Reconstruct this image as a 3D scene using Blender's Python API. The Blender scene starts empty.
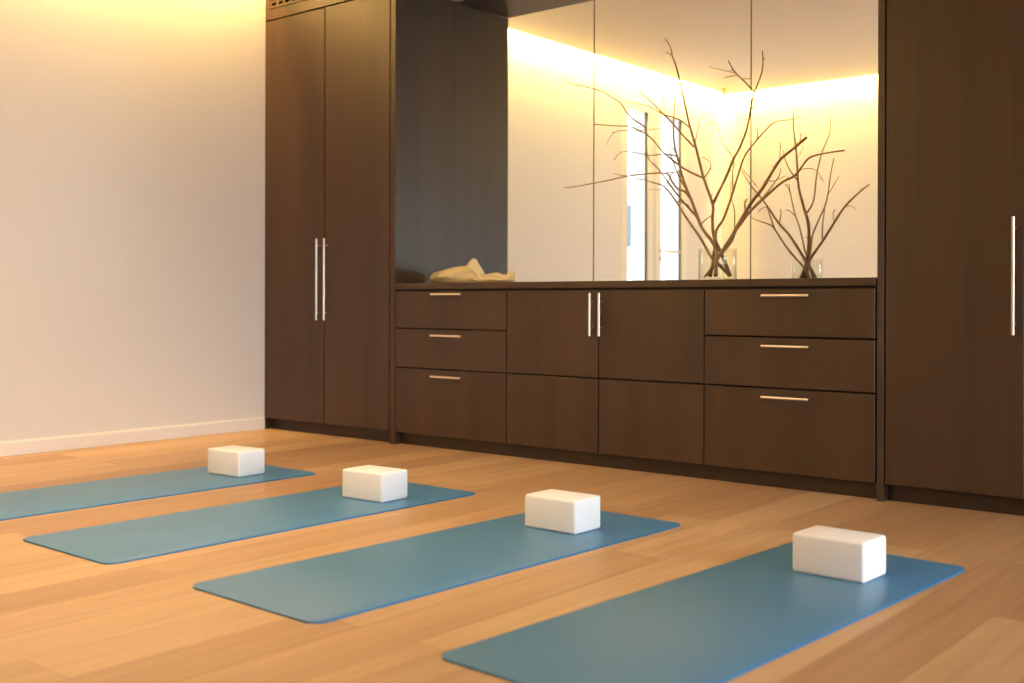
import bpy, bmesh, math, random
from mathutils import Vector, Matrix
random.seed(7)
scn = bpy.context.scene
COL = scn.collection

# ------------------------------------------------------------------ helpers
def link(o, parent=None):
    COL.objects.link(o)
    if parent is not None:
        o.parent = parent
    return o

def tag(o, label=None, cat=None, group=None, kind=None):
    if label: o['label'] = label
    if cat: o['category'] = cat
    if group: o['group'] = group
    if kind: o['kind'] = kind
    return o

def thing(name, loc, label, cat, group=None, rz=0):
    o = bpy.data.objects.new(name, None)
    o.empty_display_size = .1
    o.location = loc
    o.rotation_euler = (0, 0, rz)
    link(o)
    return tag(o, label, cat, group)

def obj(name, bm, mat, parent=None, loc=(0, 0, 0), smooth=False, sharp=None):
    me = bpy.data.meshes.new(name)
    bmesh.ops.recalc_face_normals(bm, faces=bm.faces[:])
    bm.to_mesh(me)
    bm.free()
    if smooth:
        me.shade_smooth()
        if sharp:
            me.set_sharp_from_angle(angle=math.radians(sharp))
    me.materials.append(mat)
    o = bpy.data.objects.new(name, me)
    o.location = loc
    return link(o, parent)

def box(bm, x0, x1, y0, y1, z0, z1, bev=0., seg=2):
    t = bmesh.new()
    vs = [t.verts.new((x, y, z)) for x in (x0, x1) for y in (y0, y1) for z in (z0, z1)]
    for f in ((0, 1, 3, 2), (4, 6, 7, 5), (0, 4, 5, 1), (2, 3, 7, 6), (0, 2, 6, 4), (1, 5, 7, 3)):
        t.faces.new([vs[i] for i in f])
    bmesh.ops.recalc_face_normals(t, faces=t.faces[:])
    if bev > 0:
        bmesh.ops.bevel(t, geom=t.edges[:], offset=bev, segments=seg, profile=.5, affect='EDGES', clamp_overlap=True)
    me = bpy.data.meshes.new('tmp')
    t.to_mesh(me); t.free()
    bm.from_mesh(me)
    bpy.data.meshes.remove(me)
    return bm

def bx(*a, **k):
    return box(bmesh.new(), *a, **k)

def tube(bm, pts, rad, n=8, cap=True):
    """one closed tube along pts with a radius per point"""
    rings = []
    prev = None
    for i, p in enumerate(pts):
        p = Vector(p)
        a = Vector(pts[max(0, i - 1)]); b = Vector(pts[min(len(pts) - 1, i + 1)])
        t = (b - a).normalized()
        if prev is None:
            ref = Vector((0, 0, 1)) if abs(t.z) < .9 else Vector((1, 0, 0))
            nrm = t.cross(ref).normalized()
        else:
            nrm = (prev - t * prev.dot(t)).normalized()
        prev = nrm
        bi = t.cross(nrm)
        r = rad[i] if hasattr(rad, '__len__') else rad
        rings.append([bm.verts.new(p + (nrm * math.cos(2 * math.pi * k / n) + bi * math.sin(2 * math.pi * k / n)) * r) for k in range(n)])
    for a, b in zip(rings, rings[1:]):
        for k in range(n):
            bm.faces.new((a[k], a[(k + 1) % n], b[(k + 1) % n], b[k]))
    if cap:
        bm.faces.new(rings[0][::-1]); bm.faces.new(rings[-1])
    return bm

def lathe(bm, prof, n=48, c=(0, 0, 0)):
    rings = []
    for r, z in prof:
        if r < 1e-6:
            rings.append([bm.verts.new((c[0], c[1], c[2] + z))])
        else:
            rings.append([bm.verts.new((c[0] + r * math.cos(2 * math.pi * k / n), c[1] + r * math.sin(2 * math.pi * k / n), c[2] + z)) for k in range(n)])
    for a, b in zip(rings, rings[1:]):
        for k in range(n):
            k2 = (k + 1) % n
            if len(a) == 1 and len(b) == 1: continue
            if len(a) == 1: bm.faces.new((a[0], b[k], b[k2]))
            elif len(b) == 1: bm.faces.new((a[k], b[0], a[k2]))
            else: bm.faces.new((a[k], b[k], b[k2], a[k2]))
    return bm

# ------------------------------------------------------------------ materials
def lin(r, g, b):
    f = lambda c: (c / 255 / 12.92) if c / 255 <= .04045 else ((c / 255 + .055) / 1.055) ** 2.4
    return (f(r), f(g), f(b), 1)

def new_mat(name):
    m = bpy.data.materials.new(name)
    m.use_nodes = True
    nt = m.node_tree
    return m, nt, nt.nodes['Principled BSDF']

def N(nt, typ, **kw):
    n = nt.nodes.new(typ)
    for k, v in kw.items():
        if k in n.inputs: n.inputs[k].default_value = v
        else: setattr(n, k, v)
    return n

def simple(name, col, rough=.5, metal=0., spec=.5, bump=0., bscale=200., var=0., vscale=3.):
    m, nt, b = new_mat(name)
    b.inputs['Base Color'].default_value = col
    b.inputs['Roughness'].default_value = rough
    b.inputs['Metallic'].default_value = metal
    b.inputs['Specular IOR Level'].default_value = spec
    tc = N(nt, 'ShaderNodeTexCoord')
    if var:
        nz = N(nt, 'ShaderNodeTexNoise', Scale=vscale, Detail=4.)
        nt.links.new(tc.outputs['Object'], nz.inputs['Vector'])
        mx = N(nt, 'ShaderNodeMix', data_type='RGBA')
        mx.inputs[6].default_value = tuple(c * (1 - var) for c in col[:3]) + (1,)
        mx.inputs[7].default_value = tuple(min(1, c * (1 + var)) for c in col[:3]) + (1,)
        nt.links.new(nz.outputs['Fac'], mx.inputs[0])
        nt.links.new(mx.outputs[2], b.inputs['Base Color'])
    if bump:
        nz2 = N(nt, 'ShaderNodeTexNoise', Scale=bscale, Detail=3.)
        nt.links.new(tc.outputs['Object'], nz2.inputs['Vector'])
        bp = N(nt, 'ShaderNodeBump', Strength=bump, Distance=.002)
        nt.links.new(nz2.outputs['Fac'], bp.inputs['Height'])
        nt.links.new(bp.outputs['Normal'], b.inputs['Normal'])
    return m

def veneer():
    m, nt, b = new_mat('dark_veneer')
    tc = N(nt, 'ShaderNodeTexCoord')
    oi = N(nt, 'ShaderNodeObjectInfo')
    add = N(nt, 'ShaderNodeVectorMath', operation='ADD')
    sc = N(nt, 'ShaderNodeVectorMath', operation='SCALE')
    sc.inputs[0].default_value = (13.1, 7.7, 3.3)
    nt.links.new(oi.outputs['Random'], sc.inputs['Scale'])
    nt.links.new(tc.outputs['Object'], add.inputs[0]); nt.links.new(sc.outputs[0], add.inputs[1])
    mp = N(nt, 'ShaderNodeMapping'); mp.inputs['Scale'].default_value = (60, 60, 1.6)
    nt.links.new(add.outputs[0], mp.inputs['Vector'])
    n1 = N(nt, 'ShaderNodeTexNoise', Scale=1., Detail=5., Roughness=.6)
    nt.links.new(mp.outputs[0], n1.inputs['Vector'])
    mp2 = N(nt, 'ShaderNodeMapping'); mp2.inputs['Scale'].default_value = (6, 6, .25)
    nt.links.new(add.outputs[0], mp2.inputs['Vector'])
    n2 = N(nt, 'ShaderNodeTexNoise', Scale=1., Detail=2.)
    nt.links.new(mp2.outputs[0], n2.inputs['Vector'])
    mth = N(nt, 'ShaderNodeMath', operation='MULTIPLY_ADD'); mth.inputs[1].default_value = .35
    nt.links.new(n1.outputs['Fac'], mth.inputs[0])
    m2 = N(nt, 'ShaderNodeMath', operation='MULTIPLY'); m2.inputs[1].default_value = .65
    nt.links.new(n2.outputs['Fac'], m2.inputs[0]); nt.links.new(m2.outputs[0], mth.inputs[2])
    cr = N(nt, 'ShaderNodeValToRGB')
    cr.color_ramp.elements[0].position = .3; cr.color_ramp.elements[0].color = VEN_A
    cr.color_ramp.elements[1].position = .72; cr.color_ramp.elements[1].color = VEN_B
    nt.links.new(mth.outputs[0], cr.inputs[0])
    nt.links.new(cr.outputs[0], b.inputs['Base Color'])
    b.inputs['Roughness'].default_value = .42
    b.inputs['Specular IOR Level'].default_value = .5
    bp = N(nt, 'ShaderNodeBump', Strength=.05, Distance=.001)
    nt.links.new(n1.outputs['Fac'], bp.inputs['Height']); nt.links.new(bp.outputs[0], b.inputs['Normal'])
    return m

def oak_floor():
    m, nt, b = new_mat('oak_floor')
    tc = N(nt, 'ShaderNodeTexCoord')
    mp = N(nt, 'ShaderNodeMapping'); mp.inputs['Rotation'].default_value = (0, 0, math.pi / 2)
    mp.inputs['Location'].default_value = (.35, .06, 0)
    nt.links.new(tc.outputs['Object'], mp.inputs['Vector'])
    br = N(nt, 'ShaderNodeTexBrick', offset=.37, offset_frequency=2)
    br.inputs['Color1'].default_value = (0, 0, 0, 1); br.inputs['Color2'].default_value = (1, 1, 1, 1)
    br.inputs['Mortar'].default_value = (.5, .5, .5, 1)
    br.inputs['Scale'].default_value = 1.; br.inputs['Mortar Size'].default_value = .0012
    br.inputs['Mortar Smooth'].default_value = .1
    br.inputs['Brick Width'].default_value = 1.9; br.inputs['Row Height'].default_value = .21
    br.inputs['Bias'].default_value = 0.
    nt.links.new(mp.outputs[0], br.inputs['Vector'])
    # grain along y, shifted per plank
    sc = N(nt, 'ShaderNodeVectorMath', operation='SCALE'); sc.inputs['Scale'].default_value = 9.
    nt.links.new(br.outputs['Color'], sc.inputs[0])
    add = N(nt, 'ShaderNodeVectorMath', operation='ADD')
    nt.links.new(tc.outputs['Object'], add.inputs[0]); nt.links.new(sc.outputs[0], add.inputs[1])
    mg = N(nt, 'ShaderNodeMapping'); mg.inputs['Scale'].default_value = (22, 1.3, 1)
    nt.links.new(add.outputs[0], mg.inputs['Vector'])
    gn = N(nt, 'ShaderNodeTexNoise', Scale=1., Detail=6., Roughness=.6, Distortion=.6)
    nt.links.new(mg.outputs[0], gn.inputs['Vector'])
    # plank tone
    cr = N(nt, 'ShaderNodeValToRGB')
    cr.color_ramp.elements[0].position = 0.; cr.color_ramp.elements[0].color = OAK_A
    cr.color_ramp.elements[1].position = 1.; cr.color_ramp.elements[1].color = OAK_B
    nt.links.new(br.outputs['Color'], cr.inputs[0])
    gr = N(nt, 'ShaderNodeValToRGB')
    gr.color_ramp.elements[0].position = .3; gr.color_ramp.elements[0].color = (.80, .78, .75, 1)
    gr.color_ramp.elements[1].position = .7; gr.color_ramp.elements[1].color = (1.06, 1.06, 1.06, 1)
    nt.links.new(gn.outputs['Fac'], gr.inputs[0])
    mx = N(nt, 'ShaderNodeMix', data_type='RGBA', blend_type='MULTIPLY'); mx.inputs[0].default_value = 1.
    nt.links.new(cr.outputs[0], mx.inputs[6]); nt.links.new(gr.outputs[0], mx.inputs[7])
    mj = N(nt, 'ShaderNodeMix', data_type='RGBA', blend_type='MULTIPLY')
    mj.inputs[7].default_value = (.62, .55, .5, 1)
    nt.links.new(br.outputs['Fac'], mj.inputs[0]); nt.links.new(mx.outputs[2], mj.inputs[6])
    nt.links.new(mj.outputs[2], b.inputs['Base Color'])
    b.inputs['Roughness'].default_value = .46
    bp = N(nt, 'ShaderNodeBump', Strength=.08, Distance=.002)
    nt.links.new(gn.outputs['Fac'], bp.inputs['Height']); nt.links.new(bp.outputs[0], b.inputs['Normal'])
    return m

def glass(name, col=(1, 1, 1, 1), ior=1.45):
    """thin clear sheet: see-through with fresnel reflection"""
    m = bpy.data.materials.new(name); m.use_nodes = True
    nt = m.node_tree; nt.nodes.clear()
    out = N(nt, 'ShaderNodeOutputMaterial')
    tr = N(nt, 'ShaderNodeBsdfTransparent'); tr.inputs['Color'].default_value = col
    gl = N(nt, 'ShaderNodeBsdfGlossy'); gl.inputs['Roughness'].default_value = .0
    fr = N(nt, 'ShaderNodeFresnel'); fr.inputs['IOR'].default_value = ior
    mx = N(nt, 'ShaderNodeMixShader')
    ge = N(nt, 'ShaderNodeNewGeometry')
    io = N(nt, 'ShaderNodeMix'); io.inputs[2].default_value = ior; io.inputs[3].default_value = 1 / ior
    nt.links.new(ge.outputs['Backfacing'], io.inputs[0]); nt.links.new(io.outputs[0], fr.inputs['IOR'])
    nt.links.new(fr.outputs[0], mx.inputs[0]); nt.links.new(tr.outputs[0], mx.inputs[1]); nt.links.new(gl.outputs[0], mx.inputs[2])
    nt.links.new(mx.outputs[0], out.inputs['Surface'])
    return m

VEN_A = lin(45, 31, 21)
VEN_B = lin(69, 48, 33)
OAK_A = lin(176, 138, 100)
OAK_B = lin(206, 170, 128)

M_VEN = veneer()
M_PLINTH = simple('plinth_dark', lin(44, 30, 21), .5, var=.1, vscale=8)
M_CARC = simple('carcass_dark', lin(46, 32, 24), .6, var=.08, vscale=6)
M_STEEL = simple('brushed_steel', lin(226, 219, 206), .3, 1., bump=.03, bscale=400)
M_FLOOR = oak_floor()
M_WALL = simple('wall_paint', lin(221, 216, 211), .75, spec=.3, bump=.04, bscale=260, var=.01)
M_CEIL = simple('ceiling_paint', lin(222, 214, 204), .8, spec=.2, bump=.03, bscale=260, var=.01)
M_TRIM = simple('trim_white', lin(232, 226, 219), .45, var=.01)
M_FRAME = simple('frame_white', lin(232, 226, 216), .4, var=.01)
M_GASKET = simple('gasket_dark', lin(60, 70, 78), .6, var=.05)
M_MAT = simple('mat_rubber', lin(76, 128, 170), .40, spec=.55, bump=.12, bscale=700, var=.05, vscale=5)
M_MATEDGE = simple('mat_edge', lin(10, 102, 156), .55, var=.05)
M_FOAM = simple('block_foam', lin(241, 239, 239), .7, spec=.3, bump=.05, bscale=350, var=.012, vscale=20)
M_GLASS = glass('vase_glass', (.985, .995, .985, 1), 1.6)
M_PANE = glass('pane_glass', (.985, .995, .99, 1), 1.25)
M_TWIG = simple('twig_bark', lin(172, 140, 104), .8, spec=.2, bump=.4, bscale=120, var=.25, vscale=40)
M_CLOTH = simple('cream_cloth', lin(250, 232, 182), .9, spec=.1, bump=.35, bscale=420, var=.06, vscale=14)
M_SLOT = simple('slot_black', lin(18, 14, 11), .8, var=.05)
M_GRILLE = simple('grille_bronze', lin(62, 45, 31), .5, var=.08)
M_EXT = simple('exterior_render', lin(235, 236, 236), .8, var=.03)
M_EXTWIN = simple('exterior_window', lin(60, 78, 92), .3, var=.05)
M_GROUND = simple('paving', lin(190, 190, 186), .9, var=.1)
M_SEAL = simple('seal_grey', lin(118, 104, 86), .6, var=.03)
M_BRASS = simple('brass', lin(200, 160, 90), .35, 1., var=.03)
M_LAMP = simple('lamp_lens', lin(232, 222, 205), .35, var=.02)

# ------------------------------------------------------------------ camera (solved from the photograph)
F_PX, YAW, PITCH, ROLL, CY = 1111.72, -.6899, -.0015, .0027, 304.72
CAM = Vector((4.8600, -4.7696, .8623))
fw = Vector((math.sin(YAW) * math.cos(PITCH), math.cos(YAW) * math.cos(PITCH), math.sin(PITCH)))
rt = Vector((math.cos(YAW), -math.sin(YAW), 0))
up = rt.cross(fw)
rt, up = rt * math.cos(ROLL) + up * math.sin(ROLL), up * math.cos(ROLL) - rt * math.sin(ROLL)
cd = bpy.data.cameras.new('camera')
cd.sensor_width = 36; cd.lens = F_PX * 36 / 1024
cd.shift_y = -(341.5 - CY) / 1024
cd.clip_start = .05; cd.clip_end = 200
cd.dof.use_dof = True; cd.dof.focus_distance = 4.9; cd.dof.aperture_fstop = 2.0
cam = bpy.data.objects.new('camera', cd)
cam.matrix_world = Matrix(((rt.x, up.x, -fw.x, CAM.x), (rt.y, up.y, -fw.y, CAM.y), (rt.z, up.z, -fw.z, CAM.z), (0, 0, 0, 1)))
link(cam)
scn.camera = cam

def at_y(u, v, y):
    """the point of the plane y = const that a measured image point shows"""
    r = fw + rt * ((u - 512) / F_PX) - up * ((v - CY) / F_PX)
    return CAM + r * ((y - CAM.y) / r.y)

# ------------------------------------------------------------------ room
XW, XR, YB = -1.262, 9.0, -5.40        # studio: left wall, right wall, wall behind the viewer
YP0, YP1 = .536, 1.062                 # partition between the studio and the room beyond the glass
YFAR, XR2 = 6.36, 5.2                  # room beyond
ZC, ZU = 3.175, 3.50
SLOT = .13
def struct(name, bm, mat, parent=None, loc=(0, 0, 0)):
    o = obj(name, bm, mat, parent, loc)
    if parent is None: o['kind'] = 'structure'
    return o

struct('floor', bx(XW - .2, XR + .2, YB - .2, YFAR + .2, -.12, 0), M_FLOOR)
struct('ceiling', bx(XW + SLOT, XR + .1, YB + SLOT, -.002, ZC, ZC + .06), M_CEIL)
struct('ceiling', bx(XW + SLOT, XR2 + .1, YP1 + .002, YFAR - SLOT, ZC, ZC + .06), M_CEIL)
struct('ceiling', bx(XW - .2, XR + .2, YB - .2, YFAR + .2, ZU, ZU + .1), M_CEIL)
# left wall with two tall openings in the room beyond
P1 = (4.425, 4.815); P2 = (5.045, 5.475); ZT = 2.80
bm = bmesh.new()
box(bm, XW - .2, XW, YB - .2, P1[0], 0, ZU)
box(bm, XW - .2, XW, P2[1], YFAR + .2, 0, ZU)
box(bm, XW - .2, XW, P1[1], P2[0], 0, ZU)
box(bm, XW - .2, XW, P2[0], P2[1], ZT, ZU)
box(bm, XW - .2, XW, P1[0], P1[1], ZT, ZU)
struct('wall_left', bm, M_WALL)
struct('wall_back', bx(XW - .2, XR + .2, YB - .2, YB, 0, ZU), M_WALL)
struct('wall_far', bx(XW - .2, XR2 + .2, YFAR, YFAR + .2, 0, ZU), M_WALL)

def wall_with_window(name, x, y0, y1, wy0, wy1, wz0, wz1):
    bm = bmesh.new()
    box(bm, x, x + .2, y0, wy0, 0, ZU); box(bm, x, x + .2, wy1, y1, 0, ZU)
    box(bm, x, x + .2, wy0, wy1, 0, wz0); box(bm, x, x + .2, wy0, wy1, wz1, ZU)
    return struct(name, bm, M_WALL)
def window_unit(name, x, wy0, wy1, wz0, wz1, n):
    r = bpy.data.objects.new(name, None); r.location = (x + .1, (wy0 + wy1) / 2, wz0); link(r); r['kind'] = 'structure'
    h = (wy1 - wy0) / 2; hz = wz1 - wz0
    bm = bmesh.new()
    for a in range(n + 1):
        c = -h + a * (2 * h) / n
        box(bm, -.05, .05, c - .035, c + .035, 0, hz, .004)
    box(bm, -.05, .05, -h, h, 0, .07, .004); box(bm, -.05, .05, -h, h, hz - .07, hz, .004)
    obj('window_frame', bm, M_FRAME, r)
    obj('pane', bx(-.004, .004, -h + .03, h - .03, .06, hz - .06), M_PANE, r)
W1 = (-3.4, -.2, .15, 2.3)
W2 = (3.2, 6.1, .10, 1.7)
wall_with_window('wall_right', XR, YB - .2, YP1, *W1)
wall_with_window('wall_right', XR2, YP1, YFAR + .2, *W2)
window_unit('window_2', XR, *W1, 4)
window_unit('window_3', XR2, *W2, 3)
# partition: solid beside, below and above the glazed opening
for q_ in ((XW + .001, -.046, YP0, YP1, 0, ZU), (3.03, XR, YP0, YP1, 0, ZU), (.001, 2.995, .612, YP1, 0, .940),
           (-.046, 3.03, .022, YP1, 2.828, ZU), (XW + .001, -.046, .03, YP0 - .001, ZC, ZU), (3.03, XR, .03, YP0 - .001, ZC, ZU), (4.24, XR, .03, YP0 - .001, 0, ZC)):
    struct('wall_front', bx(*q_), M_WALL)
bm = bmesh.new()
box(bm, XW, XW + .014, YB, -.004, 0, .076, .003)
box(bm, XW, XW + .009, YB, -.004, .076, .082, .002)
struct('baseboard_left', bm, M_TRIM)
bm = bmesh.new()
box(bm, XW + .02, XR, YB, YB + .014, 0, .082, .003)
struct('baseboard_back', bm, M_TRIM)

# glazing of the left wall in the room beyond: a fixed tall light and a glazed door
def glazing(name, y0, y1, handle):
    r = bpy.data.objects.new(name, None); r.location = (XW - .03, (y0 + y1) / 2, 0); link(r); r['kind'] = 'structure'
    h = (y1 - y0) / 2
    bm = bmesh.new()
    t = .004
    x0, x1 = -.04, .042
    box(bm, x0, x1, -h - .10, -h + t, 0, ZT + .09, .003)
    box(bm, x0, x1, h - t, h + .08, 0, ZT + .09, .003)
    box(bm, x0, x1, -h + t, h - t, ZT - t, ZT + .09, .003)
    box(bm, x0, x1, -h + t, h - t, 0, .12, .003)
    obj('door_frame' if handle else 'window_frame', bm, M_FRAME, r)
    bm = bmesh.new()
    box(bm, .012, .022, h - t - .035, h - t - .001, .12, ZT - t, .002)
    obj('gasket', bm, M_GASKET, r)
    obj('pane', bx(.004, .010, -h + t, h - t, .12, ZT - t), M_PANE, r)
    if handle:
        bm = bmesh.new()
        zz = 1.40
        box(bm, .0425, .050, -h - .03, -h - .002, zz - .11, zz + .06, .003)
        hd = obj('handle', bm, M_STEEL, r)
        bm = bmesh.new()
        yk = -h - .016
        tube(bm, [(.050, yk, zz), (.085, yk, zz), (.095, yk + .01, zz), (.095, yk + .30, zz)], .011, 10)
        tube(bm, [(.050, yk, zz - .075), (.066, yk, zz - .075)], .014, 12)
        obj('lever', bm, M_STEEL, hd)
    return r
glazing('window_1', P1[0], P1[1], False)
glazing('door_1', P2[0], P2[1], True)

# outside, seen through the glazing
struct('ground', bx(-16, XW - .2, -8, 30, -.3, -.1), M_GROUND)
BX = -7.
b = thing('neighbouring_building', (BX, 13, -.1), 'white house wall with a grey blue window, seen through the tall glazing', 'building')
obj('wall', bx(-.2, 0, -9, 12, 0, 6), M_EXT, b)
ray = lambda u, v: fw + rt * ((u - 512) / F_PX) - up * ((v - CY) / F_PX)
def at_x(u, v, x):
    r_ = ray(u, v)
    return CAM + r_ * ((x - CAM.x) / r_.x)
q0 = at_x(627.5, 247, BX); q1 = at_x(640, 206, BX)
obj('window', bx(.001, .03, q0.y - 13, q1.y - 13, q0.z + .1, q1.z + .1, .004), M_EXTWIN, b)

# ------------------------------------------------------------------ fitted cabinets
D = .532                       # back of the studio side units
ZB, ZTOP, Z1, Z2 = .0738, .9351, .7071, .4693
ZCB, ZCT = .9433, .9792
G = .0035                      # half gap between fronts
FT = .022                      # front thickness (fronts lie from y = 0 to FT)

def bar_handle(parent, p0, p1, horizontal):
    """straight bar on two posts, in the parent's own space"""
    bm = bmesh.new()
    r = .0068
    off = -.036
    a = Vector(p0); c = Vector(p1)
    d = (c - a).normalized()
    e = d * .045
    tube(bm, [a + Vector((0, off, 0)), a + d * .001 + Vector((0, off, 0)), c - d * .001 + Vector((0, off, 0)), c + Vector((0, off, 0))], [r * .8, r, r, r * .8], 12)
    for q in (a + e, c - e):
        tube(bm, [q + Vector((0, off, 0)), q + Vector((0, .001, 0))], r * .6, 10)
    return obj('handle', bm, M_STEEL, parent, smooth=True, sharp=40)

def front(name, root, x0, x1, z0, z1):
    ox = root.location.x
    cx = (x0 + x1) / 2
    w = (x1 - x0) / 2 - G; hh = (z1 - z0) / 2 - G
    o = obj(name, bx(-w, w, 0, FT, -hh, hh, .0018, 1), M_VEN, root, (cx - ox, 0, (z0 + z1) / 2))
    return o, cx, (z0 + z1) / 2

def carcass(root, x0, x1, z0, z1, y1=.6, shell=.018):
    """open-fronted box standing behind the fronts"""
    ox = root.location.x
    bm = bmesh.new()
    a, c = x0 - ox, x1 - ox
    y0 = FT + .002
    box(bm, a, a + shell, y0, y1, z0, z1); box(bm, c - shell, c, y0, y1, z0, z1)
    box(bm, a + shell, c - shell, y0, y1, z0, z0 + shell); box(bm, a + shell, c - shell, y0, y1, z1 - shell, z1)
    box(bm, a + shell, c - shell, y1 - .01, y1, z0 + shell, z1 - shell)
    return obj('carcass', bm, M_CARC, root)

def plinth(root, x0, x1):
    ox = root.location.x
    return obj('plinth', bx(x0 - ox, x1 - ox, .055, .073, 0, ZB - .001), M_PLINTH, root)

ZD = 2.772                     # top of tall doors
# tall cabinet, left
XGL = -.044
t = thing('tall_cabinet', (-.65, 0, 0), 'tall dark wood cabinet with two doors in the corner against the pale wall', 'cabinet')
carcass(t, XW + .012, XGL - .001, ZB, ZD, .53)
plinth(t, XW + .006, XGL - .001)
obj('side_panel', bx(XW + .001 + .65, XW + .010 + .65, .002, D - .003, 0, ZC - .002), M_VEN, t)
for (x0, x1, hx) in ((XW + .010, -.649, -.686), (-.649, XGL - .004, -.612)):
    d_, cx, cz = front('door', t, x0, x1, ZB, ZD)
    bar_handle(d_, (hx - cx, 0, .749 - cz), (hx - cx, 0, 1.275 - cz), False)
obj('side_panel', bx(XGL + .0005 + .65, .0 + .65, 0, D, 0, ZC - .002, .001, 1), M_VEN, t)
# header board above the doors, holding the grille
GX0, GX1, GZ0, GZ1 = -1.212, -.36, 2.846, 2.96
bm = bmesh.new()
hx0, hx1 = XW + .012, XGL - .001
box(bm, hx0 + .65, hx1 + .65, 0, FT, ZD + .007, GZ0); box(bm, hx0 + .65, hx1 + .65, 0, FT, GZ1, ZC - .002)
box(bm, hx0 + .65, GX0 + .65, 0, FT, GZ0, GZ1); box(bm, GX1 + .65, hx1 + .65, 0, FT, GZ0, GZ1)
obj('header_panel', bm, M_VEN, t)
# ventilation grille
g_ = thing('ventilation_grille', ((GX0 + GX1) / 2, 0, GZ0), 'slotted air grille in the dark panel above the left tall doors', 'vent')
gw = (GX1 - GX0) / 2; gh = GZ1 - GZ0
obj('backing', bx(-gw, gw, .03, .035, 0, gh), M_SLOT, g_)
bm = bmesh.new()
box(bm, -gw + .0005, gw - .0005, .001, .03, .007, .022); box(bm, -gw + .0005, gw - .0005, .001, .03, gh - .012, gh - .0005)
obj('frame', bm, M_GRILLE, g_)
bm = bmesh.new()
for k in range(13):
    x = -gw + .004 + k * (2 * gw - .008) / 12
    box(bm, max(-gw + .001, x - .012), min(gw - .001, x + .012), .004, .028, .022, gh - .012)
for k in range(2):
    z = .044 + k * .034
    box(bm, -gw + .001, gw - .001, .003, .027, z, z + .013)
obj('slat', bm, M_GRILLE, g_)

# base units
XA, XB, XBM, XC_, XE = .001, .884, 1.5106, 2.1367, 2.990
t = thing('drawer_cabinet', (.44, 0, 0), 'dark wood three drawer unit under the crumpled cloth, next to the left tall doors', 'cabinet')
carcass(t, XA, XB - .0005, ZB, ZCB - .001); plinth(t, XA, XB - .0005)
for z0, z1, hz_ in ((Z1, ZTOP, .912), (Z2, Z1, .669), (ZB, Z2, .4285)):
    d_, cx, cz = front('drawer', t, XA, XB, z0, z1)
    bar_handle(d_, (.332 - cx, 0, hz_ - cz), (.570 - cx, 0, hz_ - cz), True)
t = thing('base_cabinet', (XBM, 0, 0), 'dark wood middle unit with two handled doors above two plain fronts', 'cabinet')
carcass(t, XB + .0005, XC_ - .0005, ZB, ZCB - .001); plinth(t, XB + .0005, XC_ - .0005)
for x0, x1, hx in ((XB, XBM, 1.4775), (XBM, XC_, 1.537)):
    d_, cx, cz = front('door', t, x0, x1, Z2, ZTOP)
    bar_handle(d_, (hx - cx, 0, .691 - cz), (hx - cx, 0, .916 - cz), False)
for x0, x1 in ((XB, XBM), (XBM, XC_)):
    front('drawer', t, x0, x1, ZB, Z2)
t = thing('drawer_cabinet', (2.57, 0, 0), 'dark wood three drawer unit under the vase, next to the right tall door', 'cabinet')
carcass(t, XC_ + .0005, 2.993, ZB, ZCB - .001); plinth(t, XC_ + .0005, 2.994)
for z0, z1, hz_ in ((Z1, ZTOP, .9005), (Z2, Z1, .6655), (ZB, Z2, .4275)):
    d_, cx, cz = front('drawer', t, XC_, XE, z0, z1)
    bar_handle(d_, (2.458 - cx, 0, hz_ - cz), (2.692 - cx, 0, hz_ - cz), True)
tag(obj('worktop', bx(.001, 2.991, -.010, YP1, ZCB, ZCT, .0015, 1), M_VEN), 'long dark wood worktop running across the low cabinets below the glass', 'worktop')

# tall cabinet, right
XG0, XG1, XM, XEND = 2.996, 3.026, 3.604, 4.184
t = thing('tall_cabinet', (3.62, 0, 0), 'tall dark wood cabinet with a long bar handle, right of the glazed opening', 'cabinet')
o0 = 3.62
carcass(t, XG1 + .001, XEND, ZB, ZD, .53); plinth(t, XG1 + .001, XEND)
obj('side_panel', bx(XG0 - o0, XG1 - o0, 0, D, 0, ZC - .002, .001, 1), M_VEN, t)
for (x0, x1, hx) in ((XG1 + .004, XM, 3.567), (XM, XEND, 3.641)):
    d_, cx, cz = front('door', t, x0, x1, ZB, ZD)
    bar_handle(d_, (hx - cx, 0, .738 - cz), (hx - cx, 0, 1.217 - cz), False)
obj('header_panel', bx(XG1 + .001 - o0, XEND - o0, 0, FT, ZD + .007, ZC - .002), M_VEN, t)
obj('side_panel', bx(XEND + .001 - o0, XEND + .037 - o0, 0, D, 0, ZC - .002, .001, 1), M_VEN, t)

# overhead panel closing the top of the opening
ZS = 2.8054
t = thing('overhead_panel', (1.5, 0, ZS), 'dark wood panel across the top of the glazed opening', 'panel')
obj('soffit', bx(.001 - 1.5, XG0 - .001 - 1.5, .001, YP1, 0, .02), M_VEN, t)
obj('fascia', bx(.001 - 1.5, XG0 - .001 - 1.5, -.001, .018, .021, ZC - .002 - ZS), M_VEN, t)
obj('fascia', bx(.001 - 1.5, XG0 - .001 - 1.5, YP1 + .0005, YP1 + .0015, 0, ZC - .002 - ZS), M_VEN, t)
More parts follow.
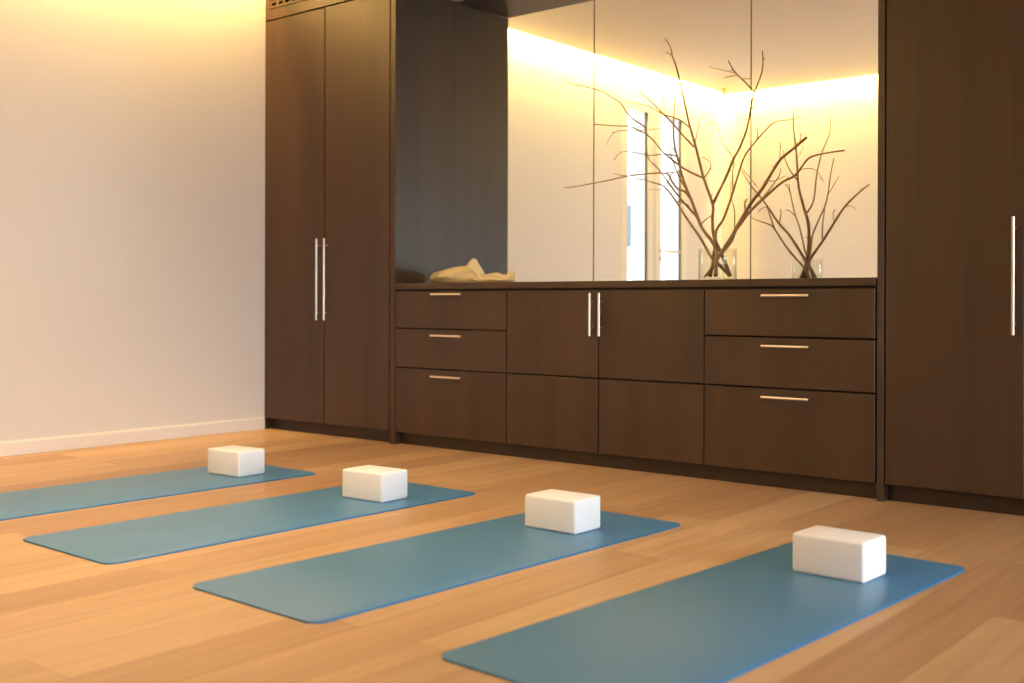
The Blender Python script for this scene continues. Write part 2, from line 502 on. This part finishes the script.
# side panels of the units on the far side of the opening
tag(obj('side_panel', bx(-.0435, -.0003, D + .002, YP1 + .012, 0, ZS - .001, .001, 1), M_VEN), 'dark wood side panel behind the vertical joint, left edge of the glazed opening', 'panel')
struct('trim_1', bx(XG0 + .0005, XG1 - .0003, D + .002, YP1 + .012, 0, ZS - .001, .001, 1), M_VEN)
r_ = ray(457, -1)
q = CAM + r_ * ((ZS - CAM.z) / r_.z)
dl = thing('recessed_downlight', (q.x, q.y, ZS), 'small round downlight in the top of the dark opening', 'downlight')
obj('trim_ring', lathe(bmesh.new(), [(.036, -.001), (.048, -.004), (.05, -.001), (.05, 0), (.036, 0), (.036, -.001)], 32), M_STEEL, dl, smooth=True, sharp=40)
obj('lens', lathe(bmesh.new(), [(0, -.002), (.035, -.002), (.035, -.0005), (0, -.0005)], 32), M_LAMP, dl)

# frameless glass panels standing on the worktop
JX = [.001, 1.101, 2.109, XG0 - .001]
GLAB = ['left clear glass panel beside the blue grey side panel', 'middle clear glass panel, behind the left leaning branches', 'right clear glass panel, in front of the smaller vase']
for k in range(3):
    o = obj('glass_partition', bx(JX[k] + .001, JX[k + 1] - .001, .528, .536, ZCT + .0005, ZS - .0005), M_PANE)
    tag(o, GLAB[k], 'glass', 'glass panels of the opening')
    if k < 2:
        obj('seal', bx(JX[k + 1] - .001, JX[k + 1] + .001, .527, .537, ZCT + .0005, ZS - .0005), M_SEAL, o)

# ------------------------------------------------------------------ yoga mats and blocks
MW, ML, MT, MR = .612, 1.814, .006, .047
def mat_bm():
    bm = bmesh.new()
    pts = []
    for (cx, cy, a0) in ((MW / 2 - MR, ML / 2 - MR, 0), (-MW / 2 + MR, ML / 2 - MR, 90), (-MW / 2 + MR, -ML / 2 + MR, 180), (MW / 2 - MR, -ML / 2 + MR, 270)):
        for k in range(13):
            a = math.radians(a0 + k * 90 / 12)
            pts.append((cx + MR * math.cos(a), cy + MR * math.sin(a), math.cos(a), math.sin(a)))
    rings = []
    for ins, z in ((.0006, 0), (0, .0008), (0, MT - .0012), (.0004, MT - .0004), (.0014, MT)):
        rings.append([bm.verts.new((x - c * ins, y - s * ins, z)) for x, y, c, s in pts])
    n = len(pts)
    for a, b2 in zip(rings, rings[1:]):
        for k in range(n): bm.faces.new((a[k], a[(k + 1) % n], b2[(k + 1) % n], b2[k]))
    bm.faces.new(rings[0][::-1]); bm.faces.new(rings[-1])
    return bm
mats = [(.2363, -1.9715, -.0222), (1.2388, -1.892, -.0129), (2.2942, -1.8953, -.0313), (3.3528, -1.9102, -.0551)]
mlab = ['blue yoga mat nearest the pale left wall, cut by the left picture edge',
        'blue yoga mat second from the left wall, its near end fully in view',
        'blue yoga mat third from the left wall, in front of the middle cabinet doors',
        'large blue yoga mat nearest the viewer and the right tall cabinet']
first = obj('yoga_mat', mat_bm(), M_MAT, smooth=True, sharp=35)
first.data.materials.append(M_MATEDGE)
for p in first.data.polygons:
    if abs(p.normal.z) < .5: p.material_index = 1
for k, (x, y, a) in enumerate(mats):
    o = first if k == 0 else link(first.copy())
    o.location = (x - .007 * math.sin(-a), y - .007, 0); o.rotation_euler = (0, 0, a)
    tag(o, mlab[k], 'yoga mat', 'blue yoga mats laid in a row')
BL, BW, BH = .242, .169, .1265
blocks = [(.2611, -1.3599, .0511), (1.2921, -1.3883, .0577), (2.312, -1.3754, .0026), (3.4141, -1.3794, -.0434)]
blab = ['white foam yoga block on the mat nearest the left wall',
        'white foam yoga block on the second mat from the left wall',
        'white foam yoga block on the third mat from the left wall',
        'white foam yoga block on the nearest mat at the right']
first = obj('yoga_block', bx(-BL / 2, BL / 2, -BW / 2, BW / 2, 0, BH, .011, 4), M_FOAM, smooth=True, sharp=50)
for k, (x, y, a) in enumerate(blocks):
    o = first if k == 0 else link(first.copy())
    o.location = (x, y, MT); o.rotation_euler = (0, 0, a)
    tag(o, blab[k], 'yoga block', 'white yoga blocks on the mats')

# ------------------------------------------------------------------ vase and branches
def vase(u, y, VR, VH, label):
    vp = at_y(u, 262, y)
    prof = [(0, 0), (VR - .004, 0), (VR, .004), (VR, VH - .002), (VR - .001, VH), (VR - .003, VH), (VR - .004, VH - .002), (VR - .004, .016), (VR - .008, .012), (0, .012)]
    v = obj('glass_vase', lathe(bmesh.new(), prof, 64), M_GLASS, None, (vp.x, y, ZCT), smooth=True, sharp=45)
    tag(v, label, 'vase')
    return vp.x, y
VASE1 = vase(717.5, .27, .097, .163, 'larger clear glass vase of bare branches on the worktop, in front of the glass')
VASE2 = vase(807, .93, .083, .125, 'smaller clear glass vase of bare branches at the right, behind the glass')

# each branch: measured image points from the root outward, depth (y) at root and tip, radius at root and tip, twigs
R0, R1 = .0085, .0022
BR = [
 # A: tall central branch with the fork B
 dict(p=[(713.8, 236), (712.4, 218), (712.8, 204.6), (703.6, 178), (696, 147.7), (689, 123), (683, 95), (677.3, 70.4), (672.4, 56.3), (670.7, 47.6), (665.4, 38.8)], y=(0.27, 0.166), r=(.0085, .0024), foot=(.03, .03), tw=[
   dict(p=[(713, 204), (726, 177), (733.3, 159.5), (740, 147), (747, 128.4), (750.6, 109), (754.1, 93.2), (760.3, 77.4), (762.9, 65), (762.4, 50.7)], y=(0.258, 0.35), r=(.0065, .0022)),
   dict(p=[(754, 92), (745, 82), (735.7, 73), (731, 66), (728.3, 60.7)], y=(0.318, 0.366), r=(.004, .002)),
   dict(p=[(735.7, 73), (724, 70.5), (709.3, 66.9)], y=(0.338, 0.294), r=(.0022, .0012)),
   dict(p=[(737, 75), (730, 76.5), (724, 78)], y=(0.338, 0.366), r=(.0025, .0013)),
   dict(p=[(741.5, 78.5), (748, 79), (752, 79)], y=(0.334, 0.358), r=(.002, .0012)),
   dict(p=[(751.3, 109), (755, 105), (758.5, 100.3)], y=(0.306, 0.294), r=(.0035, .0016)),
   dict(p=[(704.6, 177), (709, 171), (711, 166), (709.5, 161.5), (702.5, 157)], y=(0.238, 0.278), r=(.0028, .0013)),
   dict(p=[(695, 143), (697, 134), (700.5, 116)], y=(0.222, 0.254), r=(.0024, .0012)),
   dict(p=[(703.6, 178), (692, 173), (680, 166), (662.4, 151.3), (654, 141), (647.8, 135.4), (638, 130), (630.3, 126.6), (612.7, 125.7), (594.3, 124.2)], y=(0.238, 0.174), r=(.0048, .002)),
   dict(p=[(646.5, 134), (644.3, 126.6), (633.8, 119.6), (626.7, 112.6), (620.6, 103), (611, 97), (602, 91.5), (586.3, 87), (570.5, 83.6), (563.5, 77.4)], y=(0.198, 0.086), r=(.004, .0016)),
   dict(p=[(694, 147), (683, 135.4), (674, 125), (665.4, 116), (651.3, 102), (645, 96.5), (639, 91.5)], y=(0.222, 0.174), r=(.0045, .002)),
   dict(p=[(690, 128), (679.4, 119.6), (663.6, 114.3), (651.3, 107.3), (640, 104), (626.7, 102)], y=(0.214, 0.118), r=(.0034, .0014)),
   dict(p=[(664.5, 113), (664, 104), (662.8, 95)], y=(0.198, 0.222), r=(.002, .001)),
   dict(p=[(642, 131.5), (637.3, 131), (618, 131), (610, 137), (606.5, 145)], y=(0.206, 0.254), r=(.0022, .001)),
   dict(p=[(640, 130.5), (652, 129.5), (661.9, 128.2)], y=(0.206, 0.262), r=(.0022, .0011)),
   dict(p=[(672.6, 57), (669, 53.5), (666.5, 52)], y=(0.174, 0.174), r=(.0018, .001)),
 ]),
 # H: branch rising to the right
 dict(p=[(715.5, 240), (716.5, 230), (723, 220), (729.2, 203.5), (733.3, 191), (739.4, 170.7), (745.6, 154.3), (756.9, 140), (767.3, 128.4), (777, 121.3), (792, 119.5), (804, 116)], y=(0.262, 0.374), r=(.007, .0016), foot=(-.035, .02), tw=[
   dict(p=[(757, 140), (757.5, 133), (756, 127)], y=(0.326, 0.35), r=(.003, .0016)),
   dict(p=[(733, 192), (732.5, 172), (733.5, 159), (722, 142), (717.5, 126), (711, 123)], y=(0.294, 0.374), r=(.003, .0012)),
   dict(p=[(741, 168), (752, 180), (757, 187)], y=(0.31, 0.374), r=(.002, .001)),
 ]),
 # E: thick cut branch leaning right toward the glass
 dict(p=[(731, 238), (735.3, 230.2), (750.7, 203.5), (762, 189.2), (771, 174), (780.4, 159.5), (792.7, 149.2), (806.8, 137.1)], y=(0.286, 0.462), r=(.0085, .0052), foot=(-.02, -.03), tw=[
   dict(p=[(737, 229), (749.7, 211.7), (768, 194.3), (782.5, 182), (794.5, 176), (801, 168), (809.8, 157.5), (827.9, 152.8), (844.6, 150.4)], y=(0.302, 0.374), r=(.0068, .0030)),
   dict(p=[(762, 199), (772, 186), (779, 176), (781, 168)], y=(0.334, 0.414), r=(.003, .0014)),
   dict(p=[(746, 211), (744.5, 205), (747, 199)], y=(0.31, 0.294), r=(.0045, .003)),
   dict(p=[(779.5, 161), (780, 152), (780.4, 142)], y=(0.39, 0.406), r=(.0024, .0012)),
   dict(p=[(799.5, 143), (800.5, 137), (800, 133)], y=(0.446, 0.446), r=(.0022, .0012)),
   dict(p=[(768, 180), (774, 181), (785, 176)], y=(0.374, 0.422), r=(.0024, .0012)),
 ]),
 # K: main trunk of the left group
 dict(p=[(716, 250), (711, 240), (702, 228), (696, 213), (691, 199.4), (683, 179), (677.6, 158), (674.6, 146), (673.3, 128.4), (674.3, 112), (675.3, 96)], y=(0.27, 0.238), r=(.0098, .0018), foot=(.02, -.05), tw=[
   dict(p=[(698, 219), (693.2, 212.7), (682.9, 201.5), (674.7, 191.2), (666.5, 180), (658.3, 168.7), (649, 159.5), (646.5, 148)], y=(0.262, 0.318), r=(.006, .0018)),
   dict(p=[(690, 198), (684, 191), (678.8, 190), (671.6, 181), (666.5, 173.4), (646, 173.8), (625.6, 176.5), (610, 180), (592.8, 183.4), (577, 186.5), (564, 187.7)], y=(0.254, 0.118), r=(.0052, .0018)),
   dict(p=[(628, 176), (620, 175), (613.3, 173.5)], y=(0.19, 0.214), r=(.0022, .0012)),
   dict(p=[(677.5, 158), (674.7, 155.4), (662.4, 154.3), (650, 155.4), (637, 153), (624.5, 151.3), (618, 155), (613.3, 160.5)], y=(0.246, 0.174), r=(.0034, .0012)),
   dict(p=[(689, 194), (682.9, 184), (678.8, 176), (672.7, 160.5), (670, 150)], y=(0.254, 0.31), r=(.004, .0015)),
   dict(p=[(666, 172.5), (674, 172.5), (680, 172)], y=(0.23, 0.262), r=(.0022, .0012)),
   dict(p=[(676.5, 153), (672, 148), (668.5, 147)], y=(0.246, 0.238), r=(.002, .001)),
   dict(p=[(700, 225), (708, 218), (712, 216)], y=(0.27, 0.294), r=(.003, .0018)),
 ]),
 # Q: lower left branch
 dict(p=[(712, 258), (705, 246), (699.3, 236.3), (692, 226), (685, 215.8), (674.7, 199.4), (664.5, 187), (656, 183.5), (648, 181), (633.8, 178)], y=(0.262, 0.214), r=(.0082, .0018), foot=(.045, 0), tw=[
   dict(p=[(667, 189.5), (660, 189.8), (649, 189.8)], y=(0.238, 0.23), r=(.002, .001)),
   dict(p=[(676, 201), (683, 203), (690, 206)], y=(0.246, 0.278), r=(.0028, .0016)),
   dict(p=[(664.5, 187), (671, 176), (674, 168)], y=(0.238, 0.278), r=(.0025, .0012)),
 ]),
 # short stem rising through the middle
 dict(p=[(733, 240), (734.6, 225), (734.3, 210), (731, 196), (731, 180)], y=(0.294, 0.35), r=(.004, .0014), foot=(-.05, -.01), tw=[]),
]
BR2 = [
 dict(p=[(809, 246), (808.4, 223.6), (804.3, 209.6), (798.7, 187.4), (797.3, 168), (795.9, 148.4), (793.1, 123.4), (794.5, 107.3)], y=(.93, .9), r=(.0105, .0022), foot=(-.02, .02), tw=[
   dict(p=[(797.5, 180), (791, 172), (786, 162), (783, 150)], y=(.91, .85), r=(.0035, .0014)),
   dict(p=[(798, 171), (806, 168.5), (814, 169.3), (819, 174), (823.7, 181.8)], y=(.91, 1.0), r=(.0024, .0011)),
   dict(p=[(806, 214), (813.5, 201), (816.8, 173.5), (822.3, 151.2), (829.3, 134.5), (830.7, 116.4)], y=(.92, 1.05), r=(.0045, .0014)),
   dict(p=[(796.5, 158), (801, 152), (803, 146)], y=(.9, .9), r=(.002, .001)),
 ]),
 dict(p=[(812, 256), (822.3, 241.6), (833.5, 223.6), (844.6, 206.9), (857, 194.3), (869, 184.6)], y=(.93, .82), r=(.0085, .0032), foot=(-.03, 0), tw=[
   dict(p=[(845, 206.5), (851, 206), (856, 209)], y=(.86, .86), r=(.0024, .0012)),
   dict(p=[(834, 222.5), (833, 214), (834.5, 209)], y=(.87, .9), r=(.0024, .0012)),
 ]),
 dict(p=[(804, 258), (801.5, 254), (789, 234.7), (777.8, 222.2), (766.7, 205.5), (757, 193), (749.7, 184), (741.5, 170.7)], y=(.93, .86), r=(.009, .0018), foot=(.035, .01), tw=[
   dict(p=[(779, 223.5), (781, 214), (780, 209)], y=(.89, .93), r=(.003, .0014)),
   dict(p=[(768, 207), (763, 208), (757, 213)], y=(.88, .85), r=(.0026, .0012)),
 ]),
 dict(p=[(804.5, 268), (794.5, 257), (784.5, 244.5), (773.6, 227.7), (766.7, 223.6), (758, 221), (750, 216.6)], y=(.93, .86), r=(.0065, .0016), foot=(.025, -.03), tw=[
   dict(p=[(775, 230), (770, 216), (766, 204)], y=(.87, .9), r=(.004, .002)),
 ]),
 dict(p=[(806, 254), (804.3, 248.6), (800, 229), (794.5, 212.4), (790.3, 193), (789, 184)], y=(.95, 1.0), r=(.006, .0018), foot=(.01, .04), tw=[
   dict(p=[(790.3, 193), (787.5, 187), (784, 184)], y=(.99, 1.0), r=(.0022, .0012)),
   dict(p=[(796, 217), (790, 211), (785, 210)], y=(.97, .95), r=(.0024, .0012)),
 ]),
 dict(p=[(811, 246), (812.6, 234.7), (820, 217), (826.5, 201.3), (830.7, 173.5), (834, 158.2)], y=(.95, 1.03), r=(.0065, .0018), foot=(-.02, .045), tw=[
   dict(p=[(828, 194), (832, 188), (839, 176.3)], y=(.99, 1.03), r=(.0026, .0012)),
   dict(p=[(822.3, 239), (822.5, 225), (825.5, 203)], y=(.96, .98), r=(.0045, .002)),
 ]),
]
def dense(pts, k=3):
    """smooth a polyline (Catmull-Rom) with a little natural wobble"""
    out = []
    n = len(pts)
    for i in range(n - 1):
        a, b, c, d = pts[max(0, i - 1)], pts[i], pts[i + 1], pts[min(n - 1, i + 2)]
        for j in range(k):
            t = j / k
            out.append(.5 * ((2 * b) + (c - a) * t + (2 * a - 5 * b + 4 * c - d) * t * t + (-a + 3 * b - 3 * c + d) * t ** 3))
    out.append(pts[-1])
    return out

def lay(px, ys):
    L = [0]
    for a, b in zip(px, px[1:]): L.append(L[-1] + math.hypot(a[0] - b[0], a[1] - b[1]))
    return [at_y(p[0], p[1], ys[0] + (ys[1] - ys[0]) * l / L[-1]) for p, l in zip(px, L)]

def stem(bm, pts, r, knots=True):
    ds = dense(pts)
    n = len(ds)
    rs = []
    for i in range(n):
        f = i / (n - 1)
        rr = 1.15 * (r[0] + (r[1] - r[0]) * f)
        rs.append(rr * random.uniform(.92, 1.1))
    tube(bm, ds, rs, 8)
    # small buds along the twig
    if knots:
        for i in range(4, n - 1, 3):
            if random.random() < .5:
                d = (ds[i + 1] - ds[i]).normalized()
                s = Vector((random.uniform(-1, 1), random.uniform(-1, 1), random.uniform(-.3, 1)))
                s = (s - d * s.dot(d)).normalized()
                l = random.uniform(.008, .018)
                tube(bm, [ds[i], ds[i] + s * (rs[i] + l * .4) + d * l * .4, ds[i] + s * (rs[i] + l * .6) + d * l], [rs[i] * .5 + .0006, .0016, .0006], 5)

BLAB = ['tallest forked bare branch at the centre of the larger vase',
        'slender bare branch curving up to the right in the larger vase',
        'thick bare branch with a cut end leaning right from the larger vase',
        'thick bare branch leaning left in the larger vase with long side twigs',
        'lowest bare branch leaning left out of the larger vase',
        'short straight twig standing at the right rim of the larger vase']
BLAB2 = ['tallest dark bare branch standing upright in the smaller vase',
         'bare branch leaning furthest right from the smaller vase',
         'long thick bare branch leaning left from the smaller vase',
         'lowest thin bare branch leaning left from the smaller vase',
         'short thin bare branch just left of the middle in the smaller vase',
         'slender bare branch leaning slightly right in the smaller vase']
for (VX, VY), LIST, LABS, FS, grp in ((VASE1, BR, BLAB, 1.6, 'bare branches in the larger vase'), (VASE2, BR2, BLAB2, 1.25, 'bare branches in the smaller vase')):
    for k, B in enumerate(LIST):
        bm = bmesh.new()
        pts = lay(B['p'], B['y'])
        fx, fy = B['foot']
        lim = {1.6: .070, 1.25: .056}[FS]; fl = math.hypot(fx, fy) * FS
        if fl > lim: fx *= lim / fl; fy *= lim / fl
        ft = Vector((VX + fx * FS, VY + fy * FS, ZCT + .0135 + B['r'][0] * 1.1))
        stem(bm, [ft, ft.lerp(pts[0], .5) + Vector((0, 0, .004))] + pts, B['r'])
        root = obj('branch', bm, M_TWIG, None, smooth=True)
        tag(root, LABS[k], 'branch', grp)
        for T in B['tw']:
            tb = bmesh.new()
            stem(tb, lay(T['p'], T['y']), T['r'])
            obj('twig', tb, M_TWIG, root, smooth=True)

# ------------------------------------------------------------------ crumpled cloth on the worktop
def cloth_bm(y0):
    from mathutils import noise
    # outline of the top, measured: image u, top v
    prof = [(430, 279), (431.5, 275), (434, 272.5), (440, 271.2), (447, 269.2), (455, 267.4), (462, 266.3), (468, 265.6), (471, 262.5), (474, 258.3), (477, 260.5), (481, 268), (484, 274), (488, 274.3), (493, 273), (497, 272.6), (501, 274), (505, 275), (507.5, 272.5), (510, 269.6), (512.5, 270.2), (514, 274), (514.6, 279)]
    bm = bmesh.new()
    NV = 40
    rows = []
    P = [at_y(u, v, y0) for u, v in prof]
    pts = dense([Vector((p.x, p.z, 0)) for p in P], 4)
    n = len(pts)
    x0, x1 = pts[0].x, pts[-1].x
    for i, p in enumerate(pts):
        s_ = (p.x - x0) / (x1 - x0)
        e = max(.03, 1 - abs(2 * s_ - 1) ** 5) ** .5
        top = max(.006, p.y - ZCT)
        w = (.075 - .03 * s_ + .012 * math.sin(9 * s_)) * e
        row = []
        for j in range(NV):
            a = j / NV * 2 * math.pi
            ca, sa = math.cos(a), math.sin(a)
            k = .5 + .5 * sa                      # 0 at the worktop, 1 at the crest
            fold = 1 + .10 * math.sin(4 * a + 6 * s_) + .06 * math.sin(7 * a - 13 * s_)
            y = ca * w * fold * (1.05 - .45 * k) + .012 * math.sin(7 * s_ + 1.5)
            z = top * k ** .8
            q = Vector((p.x, y, z))
            d = noise.noise_vector(q * 22) * .006 * e
            row.append(bm.verts.new((p.x + d.x, y0 + y + d.y, max(ZCT + .0008, ZCT + z + (d.z if .05 < k < .97 else 0)))))
        rows.append(row)
    for a, b2 in zip(rows, rows[1:]):
        for j in range(NV):
            bm.faces.new((a[j], b2[j], b2[(j + 1) % NV], a[(j + 1) % NV]))
    bm.faces.new(rows[0][::-1]); bm.faces.new(rows[-1])
    return bm
cl = obj('cloth', cloth_bm(.27), M_CLOTH, None, smooth=True)
tag(cl, 'crumpled pale yellow cloth lying at the left end of the dark worktop', 'cloth')

# small ceiling sprinkler in the far corner, seen through the glass
r_ = ray(724, 89)
SPX = CAM + r_ * ((ZC - CAM.z) / r_.z)
sp = obj('ceiling_sprinkler', lathe(bmesh.new(), [(0, 0), (.035, 0), (.035, -.006), (.014, -.012), (.012, -.05), (.022, -.056), (.022, -.06), (0, -.06)], 24), M_BRASS, None, (SPX.x, SPX.y, ZC), smooth=True, sharp=40)
tag(sp, 'small brass ceiling sprinkler near the bright far corner of the room beyond', 'sprinkler')

# ------------------------------------------------------------------ light
def area(name, loc, rot, sx, sy, power, col, spread=180):
    l = bpy.data.lights.new(name, 'AREA')
    l.shape = 'RECTANGLE'; l.size = sx; l.size_y = sy; l.energy = power; l.color = col
    l.spread = math.radians(spread)
    o = bpy.data.objects.new(name, l); o.location = loc; o.rotation_euler = rot
    return link(o)
WARM = (1., .62, .18)
WARM2 = (1., .69, .20)
# the strips lie on the ceiling edge, in the slot, and are tilted to wash the wall
TILT = math.radians(52)
def strip(y_axis, pos, a0, a1, p, side, c_, TILT=TILT):
    """side: -1 washes a wall on the smaller side of the axis, +1 on the larger side"""
    z = ZC + .13
    if y_axis:
        area('cove_and_fill_light', (pos, (a0 + a1) / 2, z), (0, -side * TILT, 0), .05, a1 - a0, p * (a1 - a0), c_)
    else:
        area('cove_and_fill_light', ((a0 + a1) / 2, pos, z), (side * TILT, 0, 0), a1 - a0, .05, p * (a1 - a0), c_)
strip(True, XW + .105, -2.3, -.03, 54, -1, WARM, math.radians(40))
strip(False, YB + .105, XW + .14, .4, 200, -1, WARM)  # added warm fill behind the viewer, no cove known there, for the block fronts
strip(True, XW + .105, YP1 + .05, YFAR - .14, 47, -1, WARM2, math.radians(64))
strip(False, YFAR - .105, XW + .14, 4.5, 47, 1, WARM2, math.radians(64))
area('overhead_fill', (1.3, -2.5, ZC - .02), (0, 0, 0), 2.2, 1.6, 56, (1., .76, .46), 120)  # added unseen fill from above for floor, mats and block tops; no fixture
# daylight entering by the windows on the right
def day(x, wy0, wy1, wz0, wz1, p, spread, down, c_=(.70, .86, 1.)):
    area('window_daylight', (x + .35, (wy0 + wy1) / 2, (wz0 + wz1) / 2), (0, math.radians(90 - down), 0), wz1 - wz0, wy1 - wy0, p, c_, spread)
day(XR, *W1, 46, 56, 14, (.82, .92, 1.))
day(XR2, *W2, 62, 130, 6, (.55, .80, 1.))

w = bpy.data.worlds.new('world'); scn.world = w
w.use_nodes = True
bg = w.node_tree.nodes['Background']
bg.inputs[0].default_value = (.84, .92, 1., 1); bg.inputs[1].default_value = 6.

# ------------------------------------------------------------------ render look
scn.view_settings.view_transform = 'Standard'
scn.view_settings.look = 'None'
scn.view_settings.exposure = 0.
c = scn.cycles
c.use_denoising = True
c.max_bounces = 12; c.diffuse_bounces = 6; c.glossy_bounces = 6; c.transmission_bounces = 10; c.transparent_max_bounces = 24
c.caustics_reflective = True; c.caustics_refractive = True
c.blur_glossy = .5
c.sample_clamp_indirect = 6.
